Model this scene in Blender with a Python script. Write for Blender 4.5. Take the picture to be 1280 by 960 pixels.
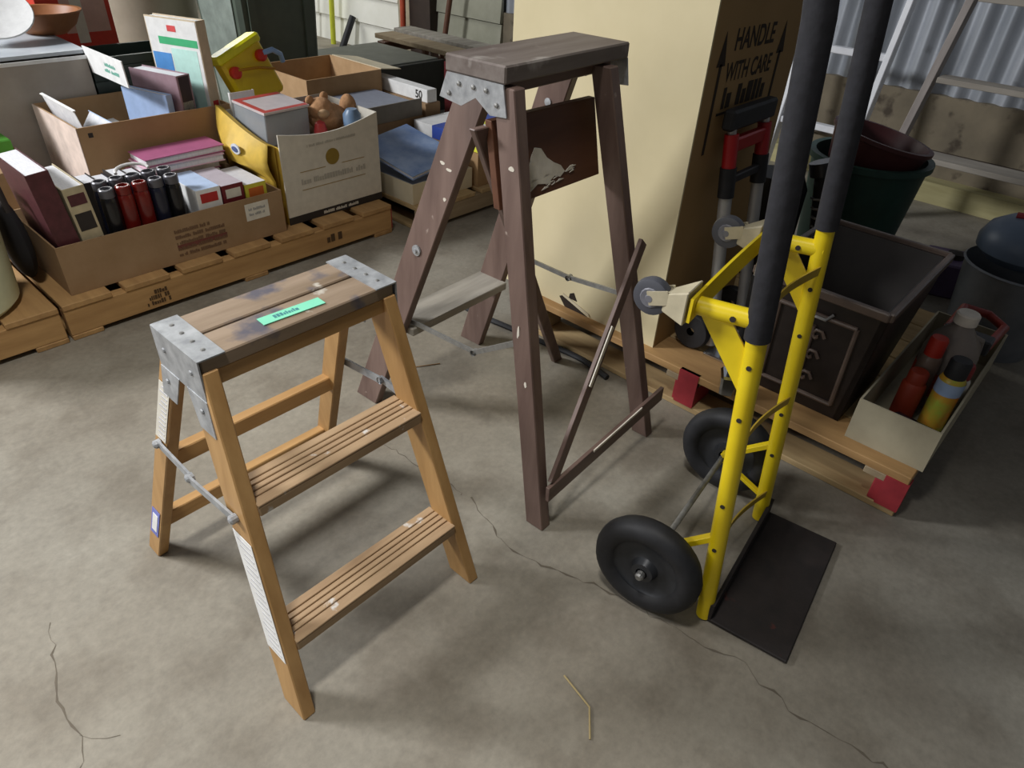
import bpy, bmesh, math, random
from mathutils import Vector, Matrix
random.seed(7)
scn = bpy.context.scene
col = scn.collection
for o in list(bpy.data.objects): bpy.data.objects.remove(o, do_unlink=True)

# ------------------------------------------------------------------ camera, world, light
# world axes: X runs along the left pallets, Y runs along the back wall, metres
HEAD, PITCH, ROLL, CAMH = math.radians(49), math.radians(35.814), math.radians(3.184), 1.1919
def rotz(v, a): return Vector((v[0]*math.cos(a)+v[1]*math.sin(a), -v[0]*math.sin(a)+v[1]*math.cos(a), v[2]))
fw = Vector((0, math.cos(PITCH), -math.sin(PITCH))); rt = Vector((1, 0, 0)); up = rt.cross(fw)
r2 = rt*math.cos(ROLL)+up*math.sin(ROLL); u2 = -rt*math.sin(ROLL)+up*math.cos(ROLL)
r2, u2, fw = rotz(r2, HEAD), rotz(u2, HEAD), rotz(fw, HEAD)
cd = bpy.data.cameras.new('camera'); cam = bpy.data.objects.new('camera', cd); col.objects.link(cam)
cam.matrix_world = Matrix(((r2.x, u2.x, -fw.x, 0), (r2.y, u2.y, -fw.y, 0), (r2.z, u2.z, -fw.z, CAMH), (0, 0, 0, 1)))
cd.sensor_width = 36; cd.lens = 859.44/1280*36; cd.clip_start = .02
scn.camera = cam
w = bpy.data.worlds.new('world'); scn.world = w; w.use_nodes = True
w.node_tree.nodes['Background'].inputs[0].default_value = (.95, .96, 1, 1)
w.node_tree.nodes['Background'].inputs[1].default_value = .075
def area(name, loc, target, sx, sy, power, colr):
    l = bpy.data.lights.new(name, 'AREA'); l.shape = 'RECTANGLE'; l.size = sx; l.size_y = sy; l.energy = power; l.color = colr
    o = bpy.data.objects.new(name, l); col.objects.link(o); o.location = loc
    o.rotation_euler = (Vector(target)-Vector(loc)).to_track_quat('-Z', 'Y').to_euler(); return o
area('left_window', (-1.95, 4.45, 3.0), (.6, .9, 0), 1.0, .8, 250, (.97, .98, 1))
lamp = area('shop_lamp', (-.14, .54, 3.5), (-.25, 1.15, 0), .4, .3, 15, (1, .97, .92)); lamp.data.spread = math.radians(75)
area('siding_fill', (2.6, 7.2, 2.6), (4.0, 5.2, .3), 1.4, 1.2, 60, (1, 1, .94))  # unseen light added to brighten the white siding
area('side_fill', (-3.6, 2.2, 1.7), (1.5, 1.4, .4), 2.6, 2.4, 34, (1, .98, .95))  # added fill light, brightens the faces turned to the left
vs = scn.view_settings; vs.view_transform = 'Standard'; vs.look = 'None'; vs.exposure = .03; vs.gamma = 1; vs.use_curve_mapping = False

# ------------------------------------------------------------------ materials
def lin(c):
    if isinstance(c, str): c = [int(c[i:i+2], 16)/255 for i in (0, 2, 4)]
    return [x/12.92 if x <= .04045 else ((x+.055)/1.055)**2.4 for x in c]
MATS = {}
def M(name, c, rough=.6, metal=0, var=.18, scale=14, stretch=(1, 1, 1), c2=None, bump=0, trans=0, spots=None, alpha=1):
    if name in MATS: return MATS[name]
    m = bpy.data.materials.new(name); m.use_nodes = True; nt = m.node_tree; b = nt.nodes['Principled BSDF']; L = nt.links.new
    a = lin(c); hi = lin(c2) if c2 else [min(1, x*(1+var)) for x in a]; lo = a if c2 else [x*(1-var) for x in a]
    tc = nt.nodes.new('ShaderNodeTexCoord'); mp = nt.nodes.new('ShaderNodeMapping'); mp.inputs['Scale'].default_value = stretch
    L(tc.outputs['Object'], mp.inputs['Vector'])
    nz = nt.nodes.new('ShaderNodeTexNoise'); nz.inputs['Scale'].default_value = scale; nz.inputs['Detail'].default_value = 5; nz.inputs['Roughness'].default_value = .6
    L(mp.outputs[0], nz.inputs['Vector'])
    cr = nt.nodes.new('ShaderNodeValToRGB'); cr.color_ramp.elements[0].position = .32; cr.color_ramp.elements[1].position = .68
    cr.color_ramp.elements[0].color = (*lo, 1); cr.color_ramp.elements[1].color = (*hi, 1)
    L(nz.outputs[0], cr.inputs[0]); out = cr.outputs[0]
    for (sc, sscale, th, wd) in (spots or []):
        n2 = nt.nodes.new('ShaderNodeTexNoise'); n2.inputs['Scale'].default_value = sscale; n2.inputs['Detail'].default_value = 4
        L(tc.outputs['Object'], n2.inputs['Vector'])
        r = nt.nodes.new('ShaderNodeValToRGB'); r.color_ramp.elements[0].position = th; r.color_ramp.elements[1].position = th+wd
        L(n2.outputs[0], r.inputs[0])
        mx = nt.nodes.new('ShaderNodeMix'); mx.data_type = 'RGBA'; L(r.outputs[0], mx.inputs[0]); L(out, mx.inputs[6])
        mx.inputs[7].default_value = (*lin(sc), 1); out = mx.outputs[2]
    L(out, b.inputs['Base Color'])
    b.inputs['Roughness'].default_value = rough; b.inputs['Metallic'].default_value = metal
    b.inputs['Transmission Weight'].default_value = trans; b.inputs['Alpha'].default_value = alpha
    if bump:
        bp = nt.nodes.new('ShaderNodeBump'); bp.inputs['Strength'].default_value = bump; bp.inputs['Distance'].default_value = .01
        L(nz.outputs[0], bp.inputs['Height']); L(bp.outputs[0], b.inputs['Normal'])
    MATS[name] = m; return m
X, Y, Z = (.12, 1, 1), (1, .12, 1), (1, 1, .12)
def flat(h, rough=.55): return M('paint_'+h, h, rough, var=.07, scale=30)
W_fir = {k: M('fir_'+k, 'a27a48', .5, stretch=s, scale=26, c2='bd9560', bump=.1) for k, s in (('x', X), ('z', Z))}
W_step = M('fir_tread', '927658', .6, stretch=X, scale=30, c2='b59a78', bump=.1, spots=[('c9c4bd', 26, .66, .05)])
W_top = M('worn_fir_top', '75624c', .6, stretch=X, scale=24, c2='978470', spots=[('55525c', 12, .54, .10), ('b9b2a6', 19, .66, .05)])
W_brn = {k: M('brown_paint_'+k, '5e4a43', .5, stretch=s, scale=24, c2='79645b', spots=[('9a8a80', 34, .72, .05)]) for k, s in (('x', X), ('z', Z))}
W_brntop = M('brown_board_top', '5b4f49', .6, stretch=X, scale=20, c2='7c736d', spots=[('99928c', 14, .6, .1)])
W_dkbrn = M('dark_brown_panel', '55321f', .55, stretch=X, scale=30, c2='66402a')
W_grey = M('weathered_grey_wood', '7f7a70', .8, stretch=X, scale=26, c2='a39d92', bump=.15)
W_pal = M('pallet_pine', 'a07a4c', .75, stretch=X, scale=24, c2='bd9662', bump=.15)
W_pal_y = M('pallet_pine_y', '9a764b', .75, stretch=Y, scale=24, c2='b8925f', bump=.15)
W_pal2 = M('pallet_old', '8c7a5f', .8, stretch=X, scale=24, c2='a8977b', bump=.15)
W_pal2y = M('pallet_old_y', 'a3885f', .8, stretch=Y, scale=24, c2='bfa578', bump=.15)
GALV = M('galvanised', '8d9094', .45, .3, c2='b4b7ba', scale=40)
STEEL = M('dull_steel', '8a8a88', .45, .7, c2='a5a5a3', scale=60)
CHROME = M('chrome', 'd5d8dc', .12, 1, var=.05)
YEL = M('yellow_enamel', 'dcc010', .35, c2='e6cd1c', scale=10, spots=[('7a6420', 60, .76, .03)])
BLK = M('black_rubber', '17181b', .6, c2='232428', scale=30)
FOAM = M('black_foam_grip', '1b1b20', .85, c2='26262c', scale=60, bump=.1)
PLATE = M('rusty_black_plate', '1d1918', .7, c2='2a2321', scale=18, bump=.2, spots=[('47241f', 22, .68, .06)])
CARD = M('cardboard', '9a7b55', .85, c2='a98963', scale=8)
CARD_D = M('cardboard_old', '8d7150', .85, c2='9c8060', scale=9)
CARD_L = M('cardboard_pale', 'c9bda0', .85, c2='d6cbb0', scale=9)
CARD_LIT = M('big_carton_card_lit', 'd3c69f', .85, c2='dccfa9', scale=4)  # carton's front and top: bright light put into the card colour
CARD_SHADE = M('big_carton_card_shaded', '9b7d4e', .85, c2='a6875a', scale=4)  # same card darkened, shade of the other faces painted in
WHITE = flat('e4e4e2'); OFFW = flat('d2cec2'); RED = flat('b02826'); INK = flat('2c2622', .8); GREYP = flat('9a9a98')
MAROON = M('maroon_leather', '451f24', .5, c2='572a30', scale=40)
DKGREEN = M('dark_green_plastic', '2c3a35', .45, var=.12)
PAGES = M('page_edges', 'cfd0d4', .8, c2='e2e2e4', scale=60, stretch=(6, 1, 1))

# ------------------------------------------------------------------ geometry helpers
class MB:
    def __init__(s): s.bm = bmesh.new()
    def hexa(s, p):
        v = [s.bm.verts.new(q) for q in p]
        for f in ((0, 3, 2, 1), (4, 5, 6, 7), (0, 1, 5, 4), (1, 2, 6, 5), (2, 3, 7, 6), (3, 0, 4, 7)): s.bm.faces.new([v[i] for i in f])
        return s
    def box(s, x0, y0, z0, x1, y1, z1):
        return s.hexa([(x0, y0, z0), (x1, y0, z0), (x1, y1, z0), (x0, y1, z0), (x0, y0, z1), (x1, y0, z1), (x1, y1, z1), (x0, y1, z1)])
    def frustum(s, a, z0, b, z1):   # a,b = (x0,y0,x1,y1)
        return s.hexa([(a[0], a[1], z0), (a[2], a[1], z0), (a[2], a[3], z0), (a[0], a[3], z0), (b[0], b[1], z1), (b[2], b[1], z1), (b[2], b[3], z1), (b[0], b[3], z1)])
    def beam(s, A, B, wx, wy, side=(1, 0, 0)):   # wx along side vector, wy the other way
        A, B = Vector(A), Vector(B); d = (B-A).normalized(); sx = Vector(side); sx = (sx-d*sx.dot(d)).normalized(); sy = d.cross(sx)
        p = []
        for c in (A, B):
            for i, j in ((-1, -1), (1, -1), (1, 1), (-1, 1)): p.append(c+sx*(i*wx/2)+sy*(j*wy/2))
        return s.hexa(p)
    def leg(s, A, B, wx, wy):     # horizontal cut ends, wx along x, wy along y
        p = []
        for c in (Vector(A), Vector(B)):
            for i, j in ((-1, -1), (1, -1), (1, 1), (-1, 1)): p.append(c+Vector((i*wx/2, j*wy/2, 0)))
        return s.hexa(p)
    def tube(s, pts, r, n=12, cap=True, closed=False):
        pts = [Vector(p) for p in pts]; rs = r if isinstance(r, (list, tuple)) else [r]*len(pts); rings = []
        d0 = (pts[1]-pts[0]).normalized(); ref = Vector((0, 0, 1)) if abs(d0.z) < .9 else Vector((1, 0, 0)); a = d0.cross(ref).normalized()
        for i, p in enumerate(pts):
            if closed: d = (pts[(i+1) % len(pts)]-pts[i-1]).normalized()
            else: d = (pts[min(i+1, len(pts)-1)]-pts[max(i-1, 0)]).normalized()
            a = (a-d*a.dot(d)).normalized(); b = d.cross(a)
            rings.append([s.bm.verts.new(p+(a*math.cos(t)+b*math.sin(t))*rs[i]) for t in [2*math.pi*k/n for k in range(n)]])
        m = len(rings)
        for i in range(m if closed else m-1):
            q, r_ = rings[i], rings[(i+1) % m]
            for k in range(n): s.bm.faces.new((q[k], q[(k+1) % n], r_[(k+1) % n], r_[k]))
        if cap and not closed: s.bm.faces.new(rings[0][::-1]); s.bm.faces.new(rings[-1])
        return s
    def lathe(s, prof, n=28, c=(0, 0, 0), ax='z', sx=1, sy=1):
        rings = []
        def P(r, h, t):
            x, y = r*math.cos(t)*sx, r*math.sin(t)*sy
            v = {'z': (x, y, h), 'x': (h, x, y), 'y': (y, h, x)}[ax]
            return (c[0]+v[0], c[1]+v[1], c[2]+v[2])
        for r, h in prof:
            if r < 1e-6: rings.append([s.bm.verts.new(P(0, h, 0))])
            else: rings.append([s.bm.verts.new(P(r, h, 2*math.pi*k/n)) for k in range(n)])
        for a, b in zip(rings, rings[1:]):
            for k in range(n):
                k2 = (k+1) % n
                if len(a) == 1 and len(b) == 1: continue
                if len(a) == 1: s.bm.faces.new((a[0], b[k2], b[k]))
                elif len(b) == 1: s.bm.faces.new((a[k], a[k2], b[0]))
                else: s.bm.faces.new((a[k], a[k2], b[k2], b[k]))
        return s
    def prism(s, poly, d):       # polygon of 3d points extruded by vector d
        d = Vector(d); a = [s.bm.verts.new(p) for p in poly]; b = [s.bm.verts.new(Vector(p)+d) for p in poly]; n = len(a)
        s.bm.faces.new(a[::-1]); s.bm.faces.new(b)
        for i in range(n): s.bm.faces.new((a[i], a[(i+1) % n], b[(i+1) % n], b[i]))
        return s
    def build(s, name, mat, parent=None, bevel=0, smooth=False, kind=None):
        bm = s.bm; bmesh.ops.recalc_face_normals(bm, faces=bm.faces)
        if bevel: bmesh.ops.bevel(bm, geom=list(bm.edges), offset=bevel, segments=1, affect='EDGES', clamp_overlap=True)
        me = bpy.data.meshes.new(name); bm.to_mesh(me); bm.free(); me.materials.append(mat)
        if smooth:
            for p in me.polygons: p.use_smooth = True
            me.set_sharp_from_angle(angle=math.radians(40))
        o = bpy.data.objects.new(name, me); col.objects.link(o)
        if parent: o.parent = parent
        if kind: o['kind'] = kind
        return o
def thing(name, label, cat, loc=(0, 0, 0), rz=0, group=None, tilt=None):
    o = bpy.data.objects.new(name, None); col.objects.link(o); o.empty_display_size = .05; o.location = loc; o.rotation_euler = tilt or (0, 0, rz)
    o['label'] = label; o['category'] = cat
    if group: o['group'] = group
    return o
def tag(o, label, cat, group=None, loc=None, rot=None):
    o['label'] = label; o['category'] = cat
    if group: o['group'] = group
    if loc: o.location = loc
    if rot: o.rotation_euler = rot
    return o
def text(name, s, size, mat, parent, origin, xd=(1, 0, 0), yd=(0, 0, 1), sx=1):
    cu = bpy.data.curves.new(name, 'FONT'); cu.body = s; cu.size = size; cu.offset = size*.022; cu.align_x = 'CENTER'; cu.align_y = 'CENTER'
    t = bpy.data.objects.new(name, cu); col.objects.link(t); bpy.context.view_layer.update()
    me = bpy.data.meshes.new_from_object(t.evaluated_get(bpy.context.evaluated_depsgraph_get())); bpy.data.objects.remove(t)
    xd, yd = Vector(xd).normalized(), Vector(yd).normalized(); o0 = Vector(origin)
    for v in me.vertices: v.co = o0+xd*v.co.x*sx+yd*v.co.y
    me.name = name; me.materials.clear(); me.materials.append(mat)
    o = bpy.data.objects.new(name, me); col.objects.link(o); o.parent = parent; return o
def print_line(mb, o, xd, yd, length, h, rnd, thick):   # a line of print too small to read: uneven strokes
    o, xd, yd = Vector(o), Vector(xd), Vector(yd); n = xd.cross(yd); x = 0; last = True
    while x < length:
        wd = rnd.uniform(.25, .6)*h; hh = h*rnd.choice((.7, 1, 1))
        last = rnd.random() > .12 or not last
        if last: mb.prism([o+xd*x, o+xd*(x+wd), o+xd*(x+wd)+yd*hh, o+xd*x+yd*hh], n*thick)
        x += wd+h*.13
    return mb

# ------------------------------------------------------------------ the setting
def floor_mat():
    m = bpy.data.materials.new('concrete_floor'); m.use_nodes = True; nt = m.node_tree; b = nt.nodes['Principled BSDF']; L = nt.links.new
    tc = nt.nodes.new('ShaderNodeTexCoord')
    def noise(sc, det, rough, lo, hi, c0, c1):
        n = nt.nodes.new('ShaderNodeTexNoise'); n.inputs['Scale'].default_value = sc; n.inputs['Detail'].default_value = det; n.inputs['Roughness'].default_value = rough
        L(tc.outputs['Object'], n.inputs['Vector']); r = nt.nodes.new('ShaderNodeValToRGB'); r.color_ramp.elements[0].position = lo; r.color_ramp.elements[1].position = hi
        r.color_ramp.elements[0].color = (*c0, 1); r.color_ramp.elements[1].color = (*c1, 1); L(n.outputs[0], r.inputs[0]); return r.outputs[0], n.outputs[0]
    def mul(a, c):
        x = nt.nodes.new('ShaderNodeMix'); x.data_type = 'RGBA'; x.blend_type = 'MULTIPLY'; x.inputs[0].default_value = 1; L(a, x.inputs[6]); L(c, x.inputs[7]); return x.outputs[2]
    base, _ = noise(2.2, 6, .62, .3, .72, lin('7b756a'), lin('9b9588'))
    st, _ = noise(5.5, 5, .6, .36, .52, (.80, .78, .76), (1, 1, 1))
    wm, _ = noise(1.1, 3, .5, .4, .65, (1.0, .98, .94), (.97, .99, 1.0))
    fine, fh = noise(60, 4, .7, .25, .75, (.80, .80, .80), (1.1, 1.1, 1.1))
    L(mul(mul(mul(base, st), wm), fine), b.inputs['Base Color']); b.inputs['Roughness'].default_value = .72
    bp = nt.nodes.new('ShaderNodeBump'); bp.inputs['Strength'].default_value = .12; bp.inputs['Distance'].default_value = .004; L(fh, bp.inputs['Height']); L(bp.outputs[0], b.inputs['Normal'])
    return m
fl = MB().box(-4, -3, -.1, 5, 9, 0).build('floor', floor_mat(), kind='structure')
CRK = flat('625a4e', .9)
def crack(pts, wd, seed):
    rnd = random.Random(seed); line = []
    for (a, b) in zip(pts, pts[1:]):
        a, b = Vector((*a, 0)), Vector((*b, 0)); n = max(2, int((b-a).length/.018))
        for k in range(n):
            p = a.lerp(b, k/n); line.append(p+Vector((rnd.gauss(0, .004), rnd.gauss(0, .004), 0)))
    mb = MB(); bm = mb.bm; L_, R_ = [], []
    for i, p in enumerate(line):
        d = (line[min(i+1, len(line)-1)]-line[max(0, i-1)]).normalized(); n = Vector((-d.y, d.x, 0)); h = wd*rnd.choice((.12, .2, .35, 1))*.5
        L_.append(bm.verts.new((*(p+n*h)[:2], .0006))); R_.append(bm.verts.new((*(p-n*h)[:2], .0006)))
    for i in range(len(line)-1): bm.faces.new((L_[i], L_[i+1], R_[i+1], R_[i]))
    mb.build('crack', CRK, fl)
crack([(.83, .83), (.78, .65), (.846, .436), (.877, .242), (.896, .148), (.873, .025), (.886, -.1), (.90, -.5)], .0055, 1)
crack([(.80, 1.25), (.82, 1.0), (.83, .83)], .0025, 2)
crack([(.02, 1.16), (-.009, 1.07), (-.03, .95), (-.026, .898), (-.05, .8)], .004, 3)
crack([(-.026, .898), (.0, .86), (.03, .85)], .003, 4)
CURB = M('concrete_curb', '6f6656', .9, c2='857a66', scale=6, spots=[('4a4136', 9, .56, .1)])
CORR = M('corrugated_steel', '9aa0a8', .4, .35, c2='b9bec6', scale=6, stretch=(1, 1, .3), spots=[('74767a', 5, .62, .1)])
SID = M('white_siding', 'e4e4da', .7, c2='eeeee6', scale=5)
SIDG = M('grey_olive_siding', '8d8d7c', .7, c2='a2a190', scale=5)
wb = MB().box(4.0, -2.5, 0, 4.2, 8, .47).build('wall_back', CURB, kind='structure')
mb = MB(); bm = mb.bm; prev = None; N = 500     # corrugated sheet above the curb
for i in range(N+1):
    y = -2.5+i*(6.3/N); x = 4.03+.016*math.cos(2*math.pi*y/.105)
    cur = (bm.verts.new((x, y, .46)), bm.verts.new((x, y, 2.2)))
    if prev: bm.faces.new((prev[0], cur[0], cur[1], prev[1]))
    prev = cur
mb.build('corrugated_sheet', CORR, wb, smooth=True)
MB().box(4.06, -2.5, .47, 4.2, 8, 2.2).build('wall_board', SIDG, wb)
for k in range(10):      # siding boards of the left half
    z0 = .0+k*.2
    for (y0, y1, mt) in ((3.75, 4.42, SIDG), (4.88, 7.9, SID)):
        MB().hexa([(3.965, y0, z0), (4.0, y0, z0), (4.0, y1, z0), (3.965, y1, z0), (3.985, y0, z0+.194), (4.0, y0, z0+.194), (4.0, y1, z0+.194), (3.985, y1, z0+.194)]).build('siding_board', mt, wb)
MB().box(3.97, 4.74, 0, 4.0, 4.88, 2.2).build('wall_post', M('beige_post', 'a89c85', .7), wb)
MB().box(3.9, 4.42, 0, 3.995, 4.66, 2.2).build('wall_post', M('dark_post', '33261e', .7), wb)
MB().box(3.9, -2.5, 0, 4.0, 3.6, .1).build('sill_plate', M('sill_wood', '9c9468', .8, stretch=Y, scale=20, c2='b5ad82'), wb)
MB().box(3.955, -2.5, .19, 4.0, 3.6, .225).build('sill_ledge', M('sill_dark', '4a4036', .8), wb)
tag(MB().tube([(3.86, 4.70, 0), (3.91, 4.70, 2.0)], .022).build('pole', M('orange_red_paint', 'b2482c', .5), smooth=True), 'orange red pole standing against the far wall beside dark post', 'pole')
tag(MB().tube([(3.80, 5.45, 0), (3.93, 5.44, .24)], .028).build('post', BLK, smooth=True), 'short black post stub leaning on the white siding', 'post')
tag(MB().tube([(3.86, 5.66, 0), (3.92, 5.61, 1.6)], .022).build('pole', flat('c9cf3a'), smooth=True), 'yellow green pole leaning against the white siding', 'pole')
tag(MB().tube([(3.75, 4.16, 0), (3.94, 4.03, 1.4)], .02).build('pole', W_dkbrn, smooth=True), 'thin dark brown pole leaning on the olive siding', 'pole')
tag(MB().tube([(3.86, 5.98, 0), (3.93, 5.93, 1.6)], .016).build('pole', STEEL, smooth=True), 'thin grey pole on the white siding beside green grey bin', 'pole')

# ------------------------------------------------------------------ small step ladder
def small_ladder():
    H = .653
    t = thing('step_ladder', 'short golden wooden step ladder with two ribbed treads and metal edged top', 'step ladder', (.462, .886, 0), math.radians(.5))
    yF = lambda z: -.038-(.202-.038)*(1-z/.63)
    yR = lambda z: .050+(.315-.050)*(1-z/.63)
    xF = lambda z: .158+(.203-.158)*(1-z/.63)
    xR = lambda z: .150+(.212-.150)*(1-z/.63)
    for s in (-1, 1):
        r = MB().leg((s*xF(0), yF(0), 0), (s*xF(.632), yF(.632), .632), .024, .062).build('front_rail', W_fir['z'], t, .002)
        rr = MB().leg((s*xR(0), yR(0), 0), (s*xR(.632), yR(.632), .632), .022, .046).build('rear_rail', W_fir['z'], t, .002)
        if s < 0:
            def sticker(name, f, yf, z0, z1, hw, mat, par, lines):
                d = .0128 if f is xF else .0118
                q = lambda z, e: Vector((-f(z)-d, yf(z)+e, z))
                MB().prism([q(z0, hw), q(z0, -hw), q(z1, -hw), q(z1, hw)], (-.0007, 0, 0)).build(name, mat, par)
                m2 = MB(); rnd = random.Random(3)
                for k in range(lines):
                    z = z0+(z1-z0)*(k+.6)/(lines+.6); e = hw*rnd.uniform(.2, .75)
                    m2.prism([q(z, e), q(z, -hw*.75), q(z+.003, -hw*.75), q(z+.003, e)], (-.0011, 0, 0))
                m2.build('print', flat('c0c0c4'), par)
            sticker('label_sticker', xF, yF, .125, .355, .027, WHITE, r, 18)
            sticker('label_sticker', xR, yR, .395, .535, .018, OFFW, rr, 12)
            st = MB().prism([(-xR(.075)-.0118, yR(.075)+.016, .075), (-xR(.075)-.0118, yR(.075)-.016, .075), (-xR(.165)-.0118, yR(.165)-.016, .165), (-xR(.165)-.0118, yR(.165)+.016, .165)], (-.0007, 0, 0)).build('brand_sticker', M('blue_sticker', '6a72b8', .5), rr)
            MB().prism([(-xR(.09)-.0126, yR(.09)+.010, .09), (-xR(.09)-.0126, yR(.09)-.010, .09), (-xR(.15)-.0126, yR(.15)-.010, .15), (-xR(.15)-.0126, yR(.15)+.010, .15)], (-.0006, 0, 0)).build('print', WHITE, rr)
    for z in (.418, .160):                       # ribbed treads
        x0 = xF(z)-.010; yc = yF(z)-.002
        st = MB().box(-x0, yc-.036, z-.024, x0, yc+.040, z-.004).build('tread', W_step, t, .002)
        ys = [-.036, -.019, -.0105, -.002, .0065, .015, .0235, .032, .040]
        for a, b in ((-.036, -.016), (-.0135, -.0035), (-.001, .009), (.0115, .0215), (.024, .040)):
            MB().box(-x0, yc+a, z-.0045, x0, yc+b, z).build('tread_rib', W_step, st, .001)
        for s in (-1, 1):
            MB().beam((s*(x0-.004), yc+.01, z-.026), (s*(x0-.05), yc+.01, z-.06), .02, .002, (0, 1, 0)).build('tread_brace', GALV, st)
        MB().tube([(-x0+.005, yc+.005, z-.040), (x0-.005, yc+.005, z-.040)], .004, 8).build('tie_rod', GALV, st, smooth=True)
    for z in (.325, .122):                       # back rungs
        MB().box(-xR(z), yR(z)-.012, z-.018, xR(z), yR(z)+.012, z+.016).build('rear_rung', W_fir['x'], t, .002)
    # top of two slats between folded metal ends
    MB().box(-.168, -.066, H-.024, .168, -.003, H-.001).build('top_slat', W_top, t, .002)
    MB().box(-.168, .003, H-.024, .168, .066, H-.001).build('top_slat', W_top, t, .002)
    MB().box(-.16, -.064, H-.05, .16, -.05, H-.024).build('top_apron', W_fir['x'], t, .001)
    for s in (-1, 1):
        b = MB()
        b.box(min(s*.172, s*.132), -.069, H-.0012, max(s*.172, s*.132), .069, H+.0012)
        b.box(min(s*.1735, s*.171), -.0685, H-.07, max(s*.1735, s*.171), .0685, H+.001)
        for (y0, y1) in ((-.0685, -.012), (.012, .0685)):
            y2 = (y0+y1)/2+(.018 if y0 > 0 else -.018)
            b.prism([(s*.1745, y0, H-.068), (s*.1745, y1, H-.068), (s*.1790, y2+.022, H-.125), (s*.1790, y2-.022, H-.125)], (-s*.002, 0, 0))
        e = b.build('end_bracket', GALV, t)
        for (yy, zz) in ((-.04, H-.03), (.04, H-.03), (-.052, H-.09), (.052, H-.09)):
            MB().lathe([(.0045, 0), (.0035, s*.002), (0, s*.0026)], 8, (s*(.1735 if zz > H-.05 else .1768), yy, zz), 'x').build('rivet', GALV, e)
        for yy in (-.045, -.015, .015, .045):
            MB().lathe([(.004, 0), (.003, .0015), (0, .002)], 8, (s*.152, yy, H+.0012)).build('rivet', STEEL, e)
    tg = MB().box(-.052, -.0265, 0, .052, .0265*.0-.004, .0012)
    o = tg.build('price_tag', M('mint_tag', '7fd6b4', .6, var=.05), t); o.location = (-.003, -.020, H); o.rotation_euler = (0, 0, math.radians(-3))
    m2 = print_line(MB(), (-.030, -.019, .0012), (1, 0, 0), (0, 1, 0), .045, .009, random.Random(5), .0003); m2.build('print', flat('3f7f86'), o)
    # hinged spreaders
    for s in (-1, 1):
        A = Vector((s*(xR(.385)+.016), yR(.385), .385)); B = Vector((s*(xF(.39)+.016), yF(.39), .39)); Cc = (A+B)/2+Vector((s*.004, 0, .006))
        sp = MB().beam(A, Cc, .004, .016).build('spreader_bar', GALV, t)
        MB().beam(Cc+Vector((s*.004, 0, 0)), B, .004, .016).build('spreader_bar', GALV, t)
        for p in (A, Cc, B): MB().lathe([(.008, -.004), (.008, .006), (.004, .009), (0, .009)] if s > 0 else [(.008, .004), (.008, -.006), (.004, -.009), (0, -.009)], 10, p, 'x').build('pivot_rivet', GALV, sp)
small_ladder()

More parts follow.
